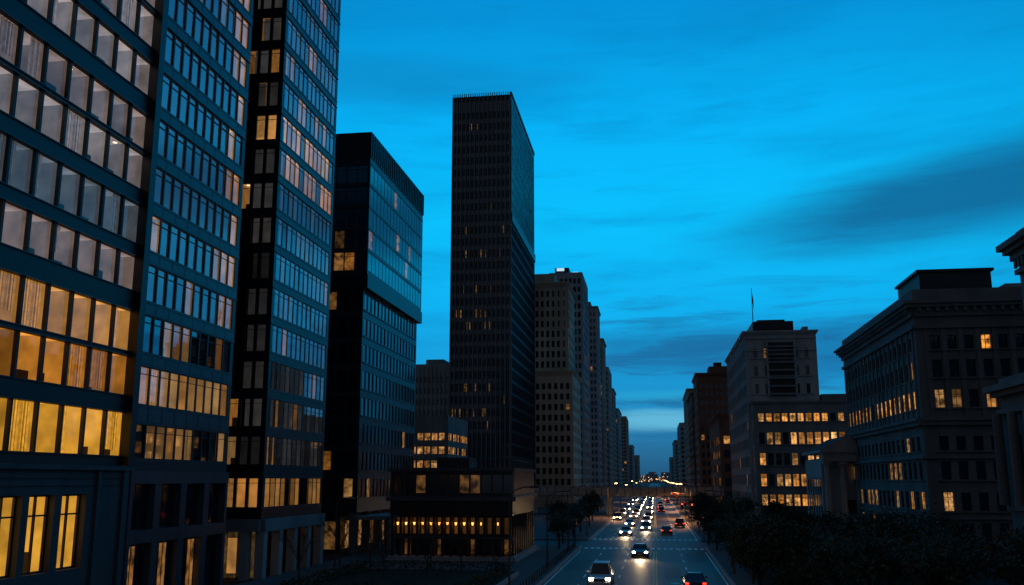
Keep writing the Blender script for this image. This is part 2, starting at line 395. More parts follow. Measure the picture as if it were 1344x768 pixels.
for i in range(3): mb.tube((XL+2.8,y0+2+i*5,0),(XL+2.8,y0+2+i*5,4.1),.14,.14,'pole')
mb.obj('cantilevered_office_tower')

# ------------------------------------------------------------------ E : tall slab tower
mb=MB()
ex0,ex1,ey0,ey1,eh=-54.2,-37.3,249.0,301.0,114.5
re_=rowsf(8,3.35,2.1,31,.7)
hot={29:.3,13:.3,12:.18,15:.14,20:.08,7:.2,5:.2,4:.15,9:.08,18:.08}
def litE(ri,i,z):
    p=hot.get(ri,.01); 
    if ri==29: p=.8 if 9<i<17 else 0
    return scl((.9,.45,.14),.10,.36) if R.random()<p*.8 else OFF
FE=facade(mb,(ex0,ey0),(ex1,ey0),0,eh,re_,39,wall='blk',glass='wine',pier=.12,rec=.12,margin=.3,lit=litE,spand='wine',tilt=.006)
for i in range(14): 
    u=.3+i*(FE.L-.6)/13; FE.b(u-.19,u+.19,.004,.6,0,eh+1.5,'rib')
for i in range(27):
    u=.3+i*(FE.L-.6)/26; FE.b(u-.1,u+.1,-.3,.25,eh+1.4,eh+2.5,'rib')
    if i%2: FE.b(u-.06,u+.06,.004,.3,0,eh,'rib')
FE2=Face(mb,(ex1,ey0),(ex1,ey1))
facade(mb,(ex1,ey0),(ex1,ey1),0,79,rowsf(8,3.35,2.6,21,.5),30,wall='dkblue',glass='wine',pier=.12,rec=.03,margin=.4,lit=None,spand='dkblue',tilt=.01,ribs=.10,ribw=.08,ribk='dkblue')  # thin ribs added to break up the glass's grazing sky reflection
mb.box(ex1-.5,ex1+.35,ey0+.3,ey1,79,81.5,'blk')
facade(mb,(ex1,ey0),(ex1,ey1),81.5,eh,rowsf(81.5,3.3,2.6,10,.4),30,wall='dkblue',glass='wine',pier=.10,rec=.03,margin=.4,lit=None,spand='dkblue',tilt=.01,ribs=.055,ribw=.08,ribk='dkblue')  # shallower added ribs, again to dull the reflected sky
for i in range(46):
    u=.3+i*(FE2.L-.6)/45; FE2.b(u-.12,u+.12,-.3,.25,eh+1.4,eh+2.5,'rib')
FE2.b(-.02,.2,.004,.13,0,eh,'rib')
closeback(mb,ex0,ex1,ey0,ey1,0,eh,'blk','NW'); mb.box(ex0-.02,ex1+.02,ey0-.02,ey1+.02,eh,eh+1.6,'blk')
mb.obj('skyscraper')

# E podium, in front on the plaza
mb=MB()
px0,px1,py0,py1=-30.2,-16.0,108.0,127.5
mb.box(px0,px1,py0,py1,7.1,9.95,'dkblue'); mb.box(px0-.25,px1+.25,py0-.25,py1+.25,9.952,10.3,'panel'); mb.box(px0-.4,px1+.4,py0-.5,py1+.4,6.6,7.098,'panel')
mb.box(px0+.6,px1-.6,py0+1.6,py1-.6,0.5,6.6,'blk')
mb.box(px0-.6,px1+.8,py0-1.2,py1+.5,0,.18,'conc'); mb.box(px0-.2,px1+.4,py0-.8,py1+.2,.182,.5,'conc')
mb.box(px0,px1,py0,py0+.5,5.0,6.6,'blk'); mb.box(px1-.5,px1,py0+.5,py1,5.0,6.6,'blk')
mb.box(px0,px1,py0-.1,py0+.1,2.4,2.65,'panel')
Fp=Face(mb,(px0,py0),(px1,py0))
for i in range(11):
    u=.5+i*1.27; Fp.b(u,u+1.05,.004,.05,7.5,9.5,'wine',scl((.9,.4,.1),.10) if i in (2,6,7) else OFF); Fp.b(u+1.1,u+1.2,.004,.14,7.1,9.95,'panel')
for i in range(30):
    x=px0+.1+i*.48; mb.box(x,x+.05,py0+.1,py0+.15,10.3,11.2,'pole')
mb.box(px0,px1,py0+.09,py0+.16,11.2,11.27,'pole')
for i in range(40):
    y=py0+.3+i*.48; mb.box(px1-.15,px1-.1,y,y+.05,10.3,11.2,'pole')
mb.box(px1-.16,px1-.09,py0+.17,py1,11.2,11.27,'pole')
n=14
for i in range(n+1):
    x=px0+.15+i*(px1-px0-.6)/n; mb.box(x,x+.28,py0+.02,py0+.4,.5,5.0,'dark')
    if i<n:
        xc=x+.14+(px1-px0-.6)/n/2
        Fp=Face(mb,(xc-.36,py0+1.58),(xc+.36,py0+1.58)); Fp.q(0,.72,2.9,4.7,0.0,'room',(.07,.026,.006) if i<10 else (.03,.014,.004)); Fp.q(0,.72,.6,2.3,0,'win',scl((.5,.2,.05),.2) if i%4==1 else OFF)
        if i<10 or i%2==0:
            s=1 if i<10 else .6
            mb.tube((xc,py0+.6,3.9),(xc,py0+.6,4.2),.07*s,.14*s,'lampo',8); mb.tube((xc,py0+.6,4.22),(xc,py0+.6,5.0),.02,.02,'dark',5)
            mb.tube((xc+.25,py0+.9,3.55),(xc+.25,py0+.9,3.7),.04*s,.07*s,'lampo',8)
for i in range(10):
    y=py0+1.2+i*1.95; mb.box(px1-.4,px1-.02,y,y+.3,.5,5.0,'dark'); Fp=Face(mb,(px1-.58,y+.4),(px1-.58,y+1.8)); Fp.q(0,1.4,.7,4.8,0,'win',warm(.12) if i%3==0 else OFF)
mb.box(px0+4,px0+8,py0+6,py0+11,10.3,11.6,'dark')
mb.obj('podium_pavilion')

# ------------------------------------------------------------------ generic towers
def tower(name,x0,x1,y0,y1,h,side,wall='far',glass='win',fh=3.6,wh=2.0,pitch=2.2,pier=.8,lit=.1,ls=.5,cor=True,pent=True,z0=3,ribs=0,rec=.25,obj=True,mb=None,zb=0):
    mb=mb or MB()
    n=int((h-zb-z0-1)/fh)
    rows=rowsf(zb+z0,fh,wh,n,.8)
    def lf(ri,i,z): return warm(R.uniform(.2,1)*ls) if R.random()<lit else OFF
    facade(mb,(x0,y0),(x1,y0),zb,h,rows,max(2,int((x1-x0)/pitch)),wall=wall,glass=glass,pier=pier,rec=rec,margin=.6,lit=lf,ribs=ribs)
    a=((x1,y0),(x1,y1)) if side=='E' else ((x0,y1),(x0,y0))
    facade(mb,a[0],a[1],zb,h,rows,max(2,int((y1-y0)/pitch)),wall=wall,glass=glass,pier=pier,rec=.06,margin=.6,lit=lf,ribs=ribs*.3)
    closeback(mb,x0,x1,y0,y1,zb,h,wall,'NW' if side=='E' else 'NE')
    if cor: cornice(mb,x0,x1,y0,y1,h,wall,.7,3,.35); mb.poly([(x0,y0,h+1.06),(x1,y0,h+1.06),(x1,y1,h+1.06),(x0,y1,h+1.06)],'roof')
    else: roofp(mb,x0,x1,y0,y1,h,pk=wall)
    if pent:
        w=(x1-x0); d=(y1-y0); mb.box(x0+w*.25,x0+w*.7,y0+d*.2,y0+d*.6,h+1.07,h+4.5,wall); mb.box(x0+w*.35,x0+w*.5,y0+d*.3,y0+d*.4,h+4.501,h+6.5,'dark')
    if obj: mb.obj(name)
    return mb

mb=tower('x',-80,-62,300,330,45,'E',wall='stonel',pitch=1.5,pier=.7,lit=0,cor=False,obj=False,pent=False,ribs=.3)
mb.box(-74,-68,304,318,45.3,48,'conc'); mb.obj('ribbed_concrete_building')
tower('low_office_building',-62,-43.6,200,222,21.5,'E',wall='stoned',fh=2.9,wh=1.5,pitch=1.6,pier=.35,lit=.7,ls=.6,cor=False,pent=False,z0=2)

# F classical tall building with set-back
mb=tower('x',-44,-26.5,316,350,44,'E',wall='stoneb',fh=3.5,wh=2.0,pitch=2.0,pier=.95,lit=.02,ls=.3,cor=True,pent=False,obj=False)
tower('x',-44,-28,319,347,75,'E',wall='stoneb',fh=3.5,wh=2.2,pitch=1.9,pier=.9,lit=.04,ls=.35,cor=True,pent=False,obj=False,mb=mb,zb=45.1,z0=.5)
dentils(mb,(-44,316),(-26.5,316),44,'stoneb',22); dentils(mb,(-44,319),(-28,319),75,'stoneb',20)
for i in range(9): mb.box(-43.6+i*1.95,-43.2+i*1.95,318.6,318.99,60,74.2,'stoneb')
mb.box(-42,-33,323,338,76.1,80,'stoneb'); mb.obj('classical_stone_tower')
mb=tower('x',-42,-28,390,424,94,'E',wall='far',fh=3.6,wh=2.2,pitch=1.8,pier=.7,lit=.07,ls=.5,cor=False,pent=False,obj=False)
mb.box(-40,-34,394,406,94.3,98,'dark'); mb.box(-39.2,-36,393.6,393.95,96.6,97.8,'sign'); mb.box(-32,-30,392,393,95,95.6,'sign'); mb.obj('high_rise_with_roof_sign')
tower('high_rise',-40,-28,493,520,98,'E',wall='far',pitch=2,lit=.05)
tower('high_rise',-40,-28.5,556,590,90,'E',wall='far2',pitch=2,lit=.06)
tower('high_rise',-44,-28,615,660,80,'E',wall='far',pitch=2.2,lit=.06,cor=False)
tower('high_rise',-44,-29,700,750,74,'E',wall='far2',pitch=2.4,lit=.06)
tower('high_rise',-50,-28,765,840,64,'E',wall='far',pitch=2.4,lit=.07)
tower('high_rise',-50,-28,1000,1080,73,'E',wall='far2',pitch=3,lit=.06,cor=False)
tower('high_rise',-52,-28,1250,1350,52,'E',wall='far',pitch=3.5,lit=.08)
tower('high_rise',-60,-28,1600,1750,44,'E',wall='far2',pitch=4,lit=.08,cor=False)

# right far row
mb=tower('x',18,40,395,430,51,'W',wall='brick',fh=3.5,wh=2.0,pitch=2.2,pier=1.0,lit=.06,ls=.6,obj=False,pent=True); dentils(mb,(18,395),(40,395),51,'brick',26); mb.obj('brick_apartment_building')
tower('brick_apartment_building',17.5,40,440,492,47,'W',wall='brick',pitch=2.4,lit=.05,cor=True)
tower('brick_apartment_building',17,30,255,300,25,'W',wall='brick',pitch=2.3,lit=.2,ls=.7,cor=True,pent=False)
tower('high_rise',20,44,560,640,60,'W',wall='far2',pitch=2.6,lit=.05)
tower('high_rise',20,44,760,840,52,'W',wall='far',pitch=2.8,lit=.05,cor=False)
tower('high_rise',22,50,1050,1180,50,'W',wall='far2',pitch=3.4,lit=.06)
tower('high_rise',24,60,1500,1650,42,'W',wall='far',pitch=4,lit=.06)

# ------------------------------------------------------------------ R1
mb=MB()
def l1(ri,i,z): return warm(R.uniform(.1,.4)) if R.random()<.04 else OFF
rt=[(25.5,27.4),(29.0,30.9),(32.5,34.4)]
facade(mb,(18.3,190.5),(32,190.5),0,37.2,rt,6,wall='stonel',glass='win',pier=1.25,rec=.3,margin=1.0,lit=l1,sill=.2)
facade(mb,(18.3,238),(18.3,190.5),0,37.2,rowsf(0,3.5,2.0,10,1.0),16,wall='stoneg',glass='win',pier=1.3,rec=.08,margin=.8,lit=l1,sill=.12)
closeback(mb,18.3,32,190.5,238,0,37.2,'stoneg','NE')
cornice(mb,18.3,32,190.5,238,37.2,'stonel',.45,2,.35); mb.poly([(18.3,190.5,37.92),(32,190.5,37.92),(32,238,37.92),(18.3,238,37.92)],'roof')
Fb=Face(mb,(22.6,190.5),(27.6,190.5))
Fb.b(0,5,.004,.10,25,35.6,'blk')
for k in range(7): Fb.b(-.15,5.15,.105,.75,25.2+k*1.55,25.55+k*1.55,'stoneg')
for u in (-.3,4.95): Fb.b(u,u+.35,.006,.6,24.9,36,'stonel')
for zz in (33.9,36.3): Face(mb,(18.3,190.5),(32,190.5)).b(0,13.7,.11,.25,zz,zz+.25,'stonel')
mb.box(20.3,28.2,193,208,37.95,40.2,'dark'); mb.box(21.5,27,196,204,40.201,41,'dark'); mb.box(30,31,193,196,37.95,39,'conc')
def l2(ri,i,z):
    if ri==4: return warm(R.uniform(.55,1.0)) if R.random()<.95 else OFF
    if ri==0: return warm(R.uniform(.5,1.0)) if R.random()<.75 else OFF
    return warm(R.uniform(.3,1.1)) if R.random()<.75 else OFF
rb=[(4.2,6.2),(7.8,10.0),(11.7,13.9),(15.6,17.8),(19.9,21.4)]
facade(mb,(18.9,187),(38,187),0,23.2,rb,12,wall='stoneg',glass='win',pier=.45,rec=.3,margin=.7,lit=l2,mull=True,transom=.5,sill=.2)
facade(mb,(18.9,190.45),(18.9,187),0,23.2,rb,2,wall='stoneg',glass='win',pier=.6,rec=.1,margin=.4,lit=l1)
closeback(mb,18.9,38,187,212,0,23.2,'stoneg','NE'); cornice(mb,18.9,38,187,190.3,23.2,'stoneg',.4,2,.3); mb.poly([(18.9,187,23.3),(38,187,23.3),(38,212,23.3),(18.9,212,23.3)],'roof')
mb.box(32.4,37.8,190.6,211,23.3,25.3,'stoned')
mb.obj('stepped_stone_building')
mb=MB(); mb.tube((20.2,191.2,38),(20.2,191.2,46.5),.11,.05,'pole'); mb.tube((20.2,191.2,46.5),(20.2,191.2,46.8),.12,.02,'pole')
fv=[]
for i in range(7):
    for j in range(2): fv.append((20.25+.02*i,191.2-.18*i+.12*math.sin(i),46.2-2.2*j-.35*i))
for i in range(6): mb.poly([fv[2*i],fv[2*i+2],fv[2*i+3],fv[2*i+1]],'flag')
mb.obj('flagpole')

# small classical temple-front building
mb=MB()
tx0,tx1,ty0,ty1=25.2,33,150,168
mb.box(tx0,tx1,ty0+2.5,ty1,0,12.2,'stonel'); mb.box(tx0-.3,tx1+.3,ty0-.3,ty0+2.5,0,1.4,'stonel')
for i in range(4):
    x=tx0+.5+i*(tx1-tx0-1)/3; mb.tube((x,ty0+.6,1.4),(x,ty0+.6,11.2),.48,.4,'stonel',14); mb.box(x-.6,x+.6,ty0,ty0+1.2,11.2,11.7,'stonel')
mb.box(tx0-.2,tx1+.2,ty0-.2,ty0+2.5,11.702,13.0,'stonel'); mb.box(tx0-.5,tx1+.5,ty0-.5,ty1+.1,13.001,13.4,'stonel')
xm=(tx0+tx1)/2; a=[(tx0-.5,13.402),(tx1+.5,13.402),(xm,15.6)]
mb.poly([(x,ty0-.45,z) for x,z in a],'stonel'); mb.poly([(x,ty1,z) for x,z in a],'stonel')
for s in (0,1): mb.poly([(a[s][0],ty0-.5,a[s][1]),(xm,ty0-.5,15.62),(xm,ty1,15.62),(a[s][0],ty1,a[s][1])],'roof')
for i in range(6):
    y=ty0+3.5+i*2.3; mb.box(tx0-.05,tx0-.002,y,y+1.1,3,9,'win'); mb.box(tx0-.2,tx0-.052,y-.2,y+1.3,9,9.4,'stonel')
mb.box(xm-.9,xm+.9,ty0+2.44,ty0+2.49,1.4,6,'dark')
mb.obj('temple_front_hall')

# ------------------------------------------------------------------ R2 big classical block
mb=MB()
x0,x1,y0,y1,h=30,58,113,155,29.4
rr=[(2,4.3),(5.6,7.6),(9.0,11.0),(12.2,13.8),(17.0,19.0),(20.4,22.4),(23.6,25.2)]
def l3(ri,i,z):
    if ri==4: return warm(R.uniform(.4,1.0)) if R.random()<.85 else OFF
    if ri<3: return warm(R.uniform(.15,.7)) if R.random()<.3 else OFF
    return warm(.5) if R.random()<.03 else OFF
def l4(ri,i,z):
    if ri==4: return warm(R.uniform(.2,.5)) if i<6 and R.random()<.7 else OFF
    if ri==6: return warm(1.0) if i==3 else OFF
    if ri in (1,2): return warm(R.uniform(.2,.8)) if R.random()<.45 else OFF
    return warm(.3) if R.random()<.03 else OFF
F3=facade(mb,(x0,y1),(x0,y0),0,h,rr,17,wall='stoned',glass='win',pier=1.0,rec=.1,margin=1.2,lit=l3,sill=.12,mull=True,transom=.5)
F4=facade(mb,(x0,y0),(x1,y0),0,h,rr,14,wall='stoned',glass='win',pier=.8,rec=.4,margin=1.2,lit=l4,sill=.25,mull=True,transom=.5)
for Fx,nb in ((F3,17),(F4,14)):
    Fx.b(0,Fx.L,.01,.45,15.0,15.5,'stoned'); Fx.b(0,Fx.L,.01,.7,15.501,15.9,'stoned'); Fx.b(0,Fx.L,.01,.3,11.3,11.6,'stoned')
    Fx.b(0,Fx.L,.01,.35,26.0,26.4,'stoned'); Fx.b(0,Fx.L,.01,.28,4.7,5.0,'stoned')
    p=(Fx.L-2.4)/nb
    for i in range(nb+1): Fx.b(1.2+p*i-.25,1.2+p*i+.25,.012,.16,15.91,25.99,'stoned')
    for i in range(int(Fx.L/1.0)): Fx.b(i+.3,i+.7,.352,.75,27.9,28.4,'stoned')
    Fx.b(0,Fx.L,.014,.35,27.4,28.4,'stoned')
closeback(mb,x0,x1,y0,y1,0,h,'stoned','NE')
mb.box(x0-.9,x1+.9,y0-.9,y1+.9,28.402,28.8,'stoned'); mb.box(x0-1.2,x1+1.2,y0-1.2,y1+1.2,28.801,29.1,'stoned')
mb.box(x0-.02,x1+.02,y0-.02,y1+.02,29.2,30.6,'stoned')
mb.box(x0+1.5,x0+9.5,y0+2,y0+12,30.6,33.0,'dark'); mb.box(x0+1.2,x0+9.8,y0+1.7,y0+12.3,33.001,33.3,'dark')
mb.box(x0+12,x0+14,y0+5,y0+8,30.6,32,'conc'); mb.box(x0+3,x0+9,y0+20,y0+34,30.6,32.2,'dark')
mb.obj('classical_municipal_building')

# ------------------------------------------------------------------ R3 near right edge
mb=MB()
x0=30.6; rr3=[(18.5,20.7),(22.5,25.0)]
facade(mb,(x0,82.5),(x0,50),17,28.2,rr3,12,wall='stoned',glass='win',pier=1.3,rec=.3,margin=1,sill=.25)
closeback(mb,x0,55,50,82.5,17,28.2,'stoned','NES')
for i,(o,a,b) in enumerate([(.3,25.8,26.2),(.5,27.0,27.6),(.9,27.601,28.0),(1.25,28.001,28.5)]): mb.box(x0-o,55+o,50-o,82.5+o,a,b,'stoned')
mb.box(x0,55,50,82.5,28.502,29.4,'stoned')
for i in range(40): mb.box(x0-.48,x0-.302,82.3-i*.8-.35,82.3-i*.8,26.25,26.95,'stoned')
xb=28.2
facade(mb,(xb,82.8),(xb,50),0,16.2,[(2,5.5),(8.5,12.5)],9,wall='stoned',glass='win',pier=1.7,rec=.3,margin=1.2,sill=.25)
closeback(mb,xb,55,50,82.8,0,16.2,'stoned','NES')
for (o,a,b) in [(.25,6.6,7.0),(.3,14.2,14.6),(.6,15.6,16.0),(1.0,16.001,16.5)]: mb.box(xb-o,55+o,50-o,82.8+o,a,b,'stoned')
mb.box(xb,55,50,82.8,16.501,17.1,'stoned')
for i in range(10): 
    y=82.2-i*3.3; mb.tube((xb-.6,y,7.0),(xb-.6,y,14.2),.42,.36,'stoned',12)
mb.obj('columned_stone_building')

# ------------------------------------------------------------------ ground, road
mb=MB(); mb.poly([(-6000,-3000,0),(6000,-3000,0),(6000,9000,0),(-6000,9000,0)],'ground'); mb.obj('ground')
mb=MB(); mb.poly([(-10.1,-40,.004),(6.3,-40,.004),(6.3,3000,.004),(-10.1,3000,.004)],'asphalt')
mb.poly([(-120,134,.008),(-10.1,134,.008),(-10.1,146,.008),(-120,146,.008)],'asphalt'); mb.poly([(6.3,134,.008),(100,134,.008),(100,146,.008),(6.3,146,.008)],'asphalt')
for (xa,xb_,ya,yb) in [(-6.4,-4.4,74,81),(.6,2.3,92,103),(-9.4,-7.4,98,112),(-3.2,-1.0,128,131),(3.4,5.4,110,124),(-6.2,-4.0,143,158)]:
    mb.poly([(xa,ya,.0085),(xb_,ya+.3,.0085),(xb_-.1,yb,.0085),(xa+.1,yb-.2,.0085)],'patch')
for (xm_,ym_) in [(-5.3,95),(1.5,88),(-2.2,109),(4.0,132)]:
    mb.poly([(xm_+.42*math.cos(t*math.pi/8),ym_+.42*math.sin(t*math.pi/8),.010) for t in range(16)],'blk')
mb.obj('road')
mb=MB()
def dash(x,y,w=.12,l=3,k='paint',z=.012): mb.poly([(x-w/2,y,z),(x+w/2,y,z),(x+w/2,y+l,z),(x-w/2,y+l,z)],k)
for x in (-6.9,-3.6,2.9):
    y=20
    while y<700:
        if not(128<y<150): dash(x,y,.18)
        y+=9
for x in (-.42,-.12): dash(x,20,.13,106,'ypaint'); dash(x,150,.13,900,'ypaint')
for x in (-9.8,6.0): dash(x,20,.14,106); dash(x,150,.14,600)
for yy in (129.5,148.5):
    for i in range(20): mb.poly([(-9.6+i*.8,yy,.013),(-9.15+i*.8,yy,.013),(-9.15+i*.8,yy+2.6,.013),(-9.6+i*.8,yy+2.6,.013)],'paint')
mb.poly([(-10,152.4,.014),(-.6,152.4,.014),(-.6,152.9,.014),(-10,152.9,.014)],'paint')
mb.obj('road_markings')
mb=MB()
for (a,b) in ((-40,133),(147,3000)):
    mb.box(-36,-10.4,a,b,-.1,.13,'pave',bottom=False); mb.box(-10.4,-10.1,a,b,-.1,.15,'kerb',bottom=False)
    mb.box(6.3,6.6,a,b,-.1,.15,'kerb',bottom=False); mb.box(6.6,8.6 if b<200 else 18,a,b,-.1,.13,'pave',bottom=False)
mb.obj('pavement')
mb=MB(); mb.box(8.61,28,40,132.5,-.1,.2,'soil',bottom=False); mb.box(-29,-13,70,92,.131,.45,'kerb'); mb.box(-28.7,-13.3,70.3,91.7,.451,.55,'soil'); mb.obj('planted_beds')

# overpass
mb=MB()
mb.box(-34,17,249,262,5.2,6.0,'conc'); mb.box(-34,17,248.6,248.98,5.0,7.0,'conc'); mb.box(-34,17,262.02,262.4,5.0,7.0,'conc')
for i in range(26): mb.box(-33.8+i*2,-33.65+i*2,248.4,248.58,5.1,7.3,'pole')
mb.box(-34,17,248.42,248.56,7.3,7.4,'pole')
for x in (-33,-12.6,8.6,15):
    mb.box(x,x+1.2,250,261,0,4.7,'conc'); 
mb.box(-33.5,16.5,251,260,4.7,5.2,'conc')
mb.obj('overpass_bridge')

# distant skyline
mb=MB()
for i in range(150):
    y=R.uniform(1900,4200); x=R.uniform(-.16,.2)*y
    if abs(x)<34 and y<2600: x+=60
    w=R.uniform(18,45); h=R.uniform(8,36) if R.random()<.85 else R.uniform(40,75)
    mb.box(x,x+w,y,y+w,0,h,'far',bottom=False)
    if R.random()<.3: mb.box(x+w*.4,x+w*.45,y+2,y+4,h,h+R.uniform(6,16),'far',bottom=False)
    for k in range(8):
        xx=x+R.uniform(1,w-2); zz=R.uniform(3,h-2); mb.poly([(xx,y-.3,zz),(xx+1.6,y-.3,zz),(xx+1.6,y-.3,zz+1.4),(xx,y-.3,zz+1.4)],'cityl')
mb.obj('distant_skyline')

# ------------------------------------------------------------------ trees
def limb(mb,p,d,l,r,depth,k,tips,rr):
    q=p+d*l; mb.tube(p,q,r,r*.68,k,6 if r<.08 else 8,cap=False)
    if depth==0: tips.append(q); return
    n=rr.choice([2,3]) if depth>1 else 3
    for i in range(n):
        nd=(d+Vector((rr.uniform(-.75,.75),rr.uniform(-.75,.75),rr.uniform(-.15,.45)))).normalized()
        limb(mb,q,nd,l*rr.uniform(.62,.85),r*.62,depth-1,k,tips,rr)
    tips.append(q)
def leafy(name,h,cr,seed,nl=3200):
    rr=random.Random(seed); mb=MB(); tips=[]
    tr=h*.3; mb.tube((0,0,-.2),(0,0,tr),h*.028,h*.021,'bark',9,cap=False)
    for i in range(5):
        a=i*1.257+rr.uniform(-.3,.3); limb(mb,Vector((0,0,tr*rr.uniform(.8,1))),Vector((math.cos(a)*.7,math.sin(a)*.7,.75)).normalized(),h*.19,h*.013,2,'bark',tips,rr)
    limb(mb,Vector((0,0,tr)),Vector((0,0,1)),h*.22,h*.017,2,'bark',tips,rr)
    cl=[]
    for i in range(46):
        t=rr.choice(tips); c=Vector((rr.gauss(0,.36)*cr,rr.gauss(0,.36)*cr,h*.62+rr.gauss(0,.15)*h))
        c=c.lerp(t,.45); cl.append((c,rr.uniform(.35,.85)*cr*.36))
    for i in range(nl):
        c,s=rr.choice(cl); p=c+Vector((rr.gauss(0,1),rr.gauss(0,1),rr.gauss(0,.8)))*s*.62
        u=Vector((rr.uniform(-1,1),rr.uniform(-1,1),rr.uniform(-1,1))).normalized(); v=u.orthogonal().normalized(); z=rr.uniform(.07,.17)*h/7+.03
        mb.poly([p-u*z,p+v*z*.6,p+u*z,p-v*z*.6],'leaf')
    return mb.mesh(name)
def bare(name,h,seed):
    rr=random.Random(seed); mb=MB(); tips=[]
    mb.tube((0,0,-.2),(0,0,h*.3),h*.018,h*.014,'bark',8,cap=False)
    for i in range(5):
        a=i*1.25+rr.uniform(-.3,.3); limb(mb,Vector((0,0,h*rr.uniform(.24,.3))),Vector((math.cos(a)*.5,math.sin(a)*.5,.9)).normalized(),h*.2,h*.009,4,'bark',tips,rr)
    return mb.mesh(name)
LM=[leafy('leafy_tree_mesh',5.6,2.7,s) for s in (1,2,3,4)]
BM=[bare('bare_tree_mesh',6,s) for s in (5,6)]
def place(name,me,x,y,z=.1,s=1,rot=None):
    o=bpy.data.objects.new(name,me); o.location=(x,y,z); o.scale=(s,s,s*R.uniform(.92,1.08)); o.rotation_euler=(0,0,R.uniform(0,6.28) if rot is None else rot); sc.collection.objects.link(o); return o
for row,(y,n) in enumerate([(64,4),(71,5),(78,6),(86,6),(95,6),(104,6),(116,5)]):
    for i in range(n):
        x=8.4+i*(18.0)/(n)+R.uniform(-.9,.9); place('street_tree',R.choice(LM),x,y+R.uniform(-2,2),.1,R.uniform(.85,1.25))
for (x,y,s) in [(7.2,140,1.35),(8.0,152,1.2),(7.6,128,1.2),(8.5,175,1.2),(9,200,1.3),(10,225,1.2),(13,165,1.2),(20,172,1.2),(16,180,1.1),
                (-12.6,150,1.1),(-13.5,158,1.15),(-13,168,1.2),(-13,190,1.2),(-14,215,1.3),(-16,160,1.1),(-12.8,128,.9),(-13.4,140,1.0)]:
    place('street_tree',R.choice(LM),x,y,.1,s)
for (x,y,s) in [(-24,84,.85),(-27,90,.9),(-20.5,86,.8),(-18.2,90,.8),(-23,98,.9),(-32,96,1.0),(-14.6,88,.65),(-31,82,.8)]:
    place('bare_tree',R.choice(BM),x,y,.4,s)
rr=random.Random(9); mb=MB()
for i in range(9000):
    x=rr.uniform(-28.5,-13.5); y=rr.uniform(70.5,91.5)
    if not (y<71.8 or y>90.2 or x<-27.2 or x>-14.8): continue
    p=Vector((x,y,.5+rr.random()**.7*.9)); u=Vector((rr.uniform(-1,1),rr.uniform(-1,1),rr.uniform(-1,1))).normalized(); v=u.orthogonal()
    mb.poly([p-u*.13,p+v*.08,p+u*.13,p-v*.08],'leaf')
mb.obj('hedge')

# ------------------------------------------------------------------ street furniture
def lampmesh(lit=True):
    mb=MB(); mb.tube((0,0,0),(0,0,.5),.16,.13,'pole'); mb.tube((0,0,.5),(0,0,7.2),.09,.055,'pole')
    pts=[(0,0,7.2),(.4,0,7.7),(1.1,0,7.95),(1.8,0,7.95)]
    for a,b in zip(pts,pts[1:]): mb.tube(a,b,.045,.045,'pole',6)
    mb.box(1.6,2.35,-.15,.15,7.88,8.02,'pole'); mb.box(1.7,2.25,-.11,.11,7.78,7.878,'amber' if lit else 'plate'); return mb.mesh('street_lamp_mesh')
LLm=lampmesh(True); LLu=lampmesh(False)
def lamplight(x,y,e):
    l=bpy.data.lights.new('lamp_light','SPOT'); l.energy=e; l.color=(1,.42,.14); l.spot_size=math.radians(160); l.spot_blend=.5; l.shadow_soft_size=.25
    o=bpy.data.objects.new('lamp_light',l); o.location=(x,y,7.7); sc.collection.objects.link(o)
for i,y in enumerate([74,100,124,158]): place('street_lamp',LLu,-11.2,y,.13,1,0)
for i,y in enumerate([96,170]): place('street_lamp',LLu,7.2,y,.13,1,math.pi)
for y in (205,240,290,340,400,470,560): place('street_lamp',LLm,7.2,y,.13,1,math.pi); lamplight(5.2,y,5500)
for y in (230,310,390,480): place('street_lamp',LLm,-11.2,y,.13,1,0); lamplight(-9.2,y,5000)
place('street_lamp',LLu,-33.2,98,.13,.85,0)
def sigmesh(col):
    mb=MB(); mb.tube((0,0,0),(0,0,5.4),.09,.07,'pole'); mb.tube((0,0,5.3),(-3.4,0,5.6),.06,.045,'pole',6)
    for x,z in ((-3.1,5.0),(-1.6,4.9),(0,3.0)):
        mb.box(x-.17,x+.17,-.3,-.08,z-.5,z+.5,'dark'); mb.tube((x,-.31,z+.3),(x,-.305-.03,z+.3),.1,.1,col,10)
        for dz in (0,-.3): mb.tube((x,-.31,z+dz),(x,-.33,z+dz),.1,.1,'blk',10)
        for dz in (.3,0,-.3): mb.box(x-.12,x+.12,-.46,-.3,z+dz+.11,z+dz+.13,'dark')
    return mb.mesh('traffic_light_mesh')
SG=sigmesh('redsig')
place('traffic_light',SG,7.0,148.8,.13,1,0); place('traffic_light',SG,7.0,240,.13,1,0)
o=place('traffic_light',SG,-10.9,131,.13,1,math.pi); place('traffic_light',SG,7.2,330,.13,1,0)
mb=MB()
for i in range(34):
    y=70+i*1.8; mb.tube((-10.8,y,.13),(-10.8,y,.95),.06,.06,'pole',8)
mb.obj('bollards')

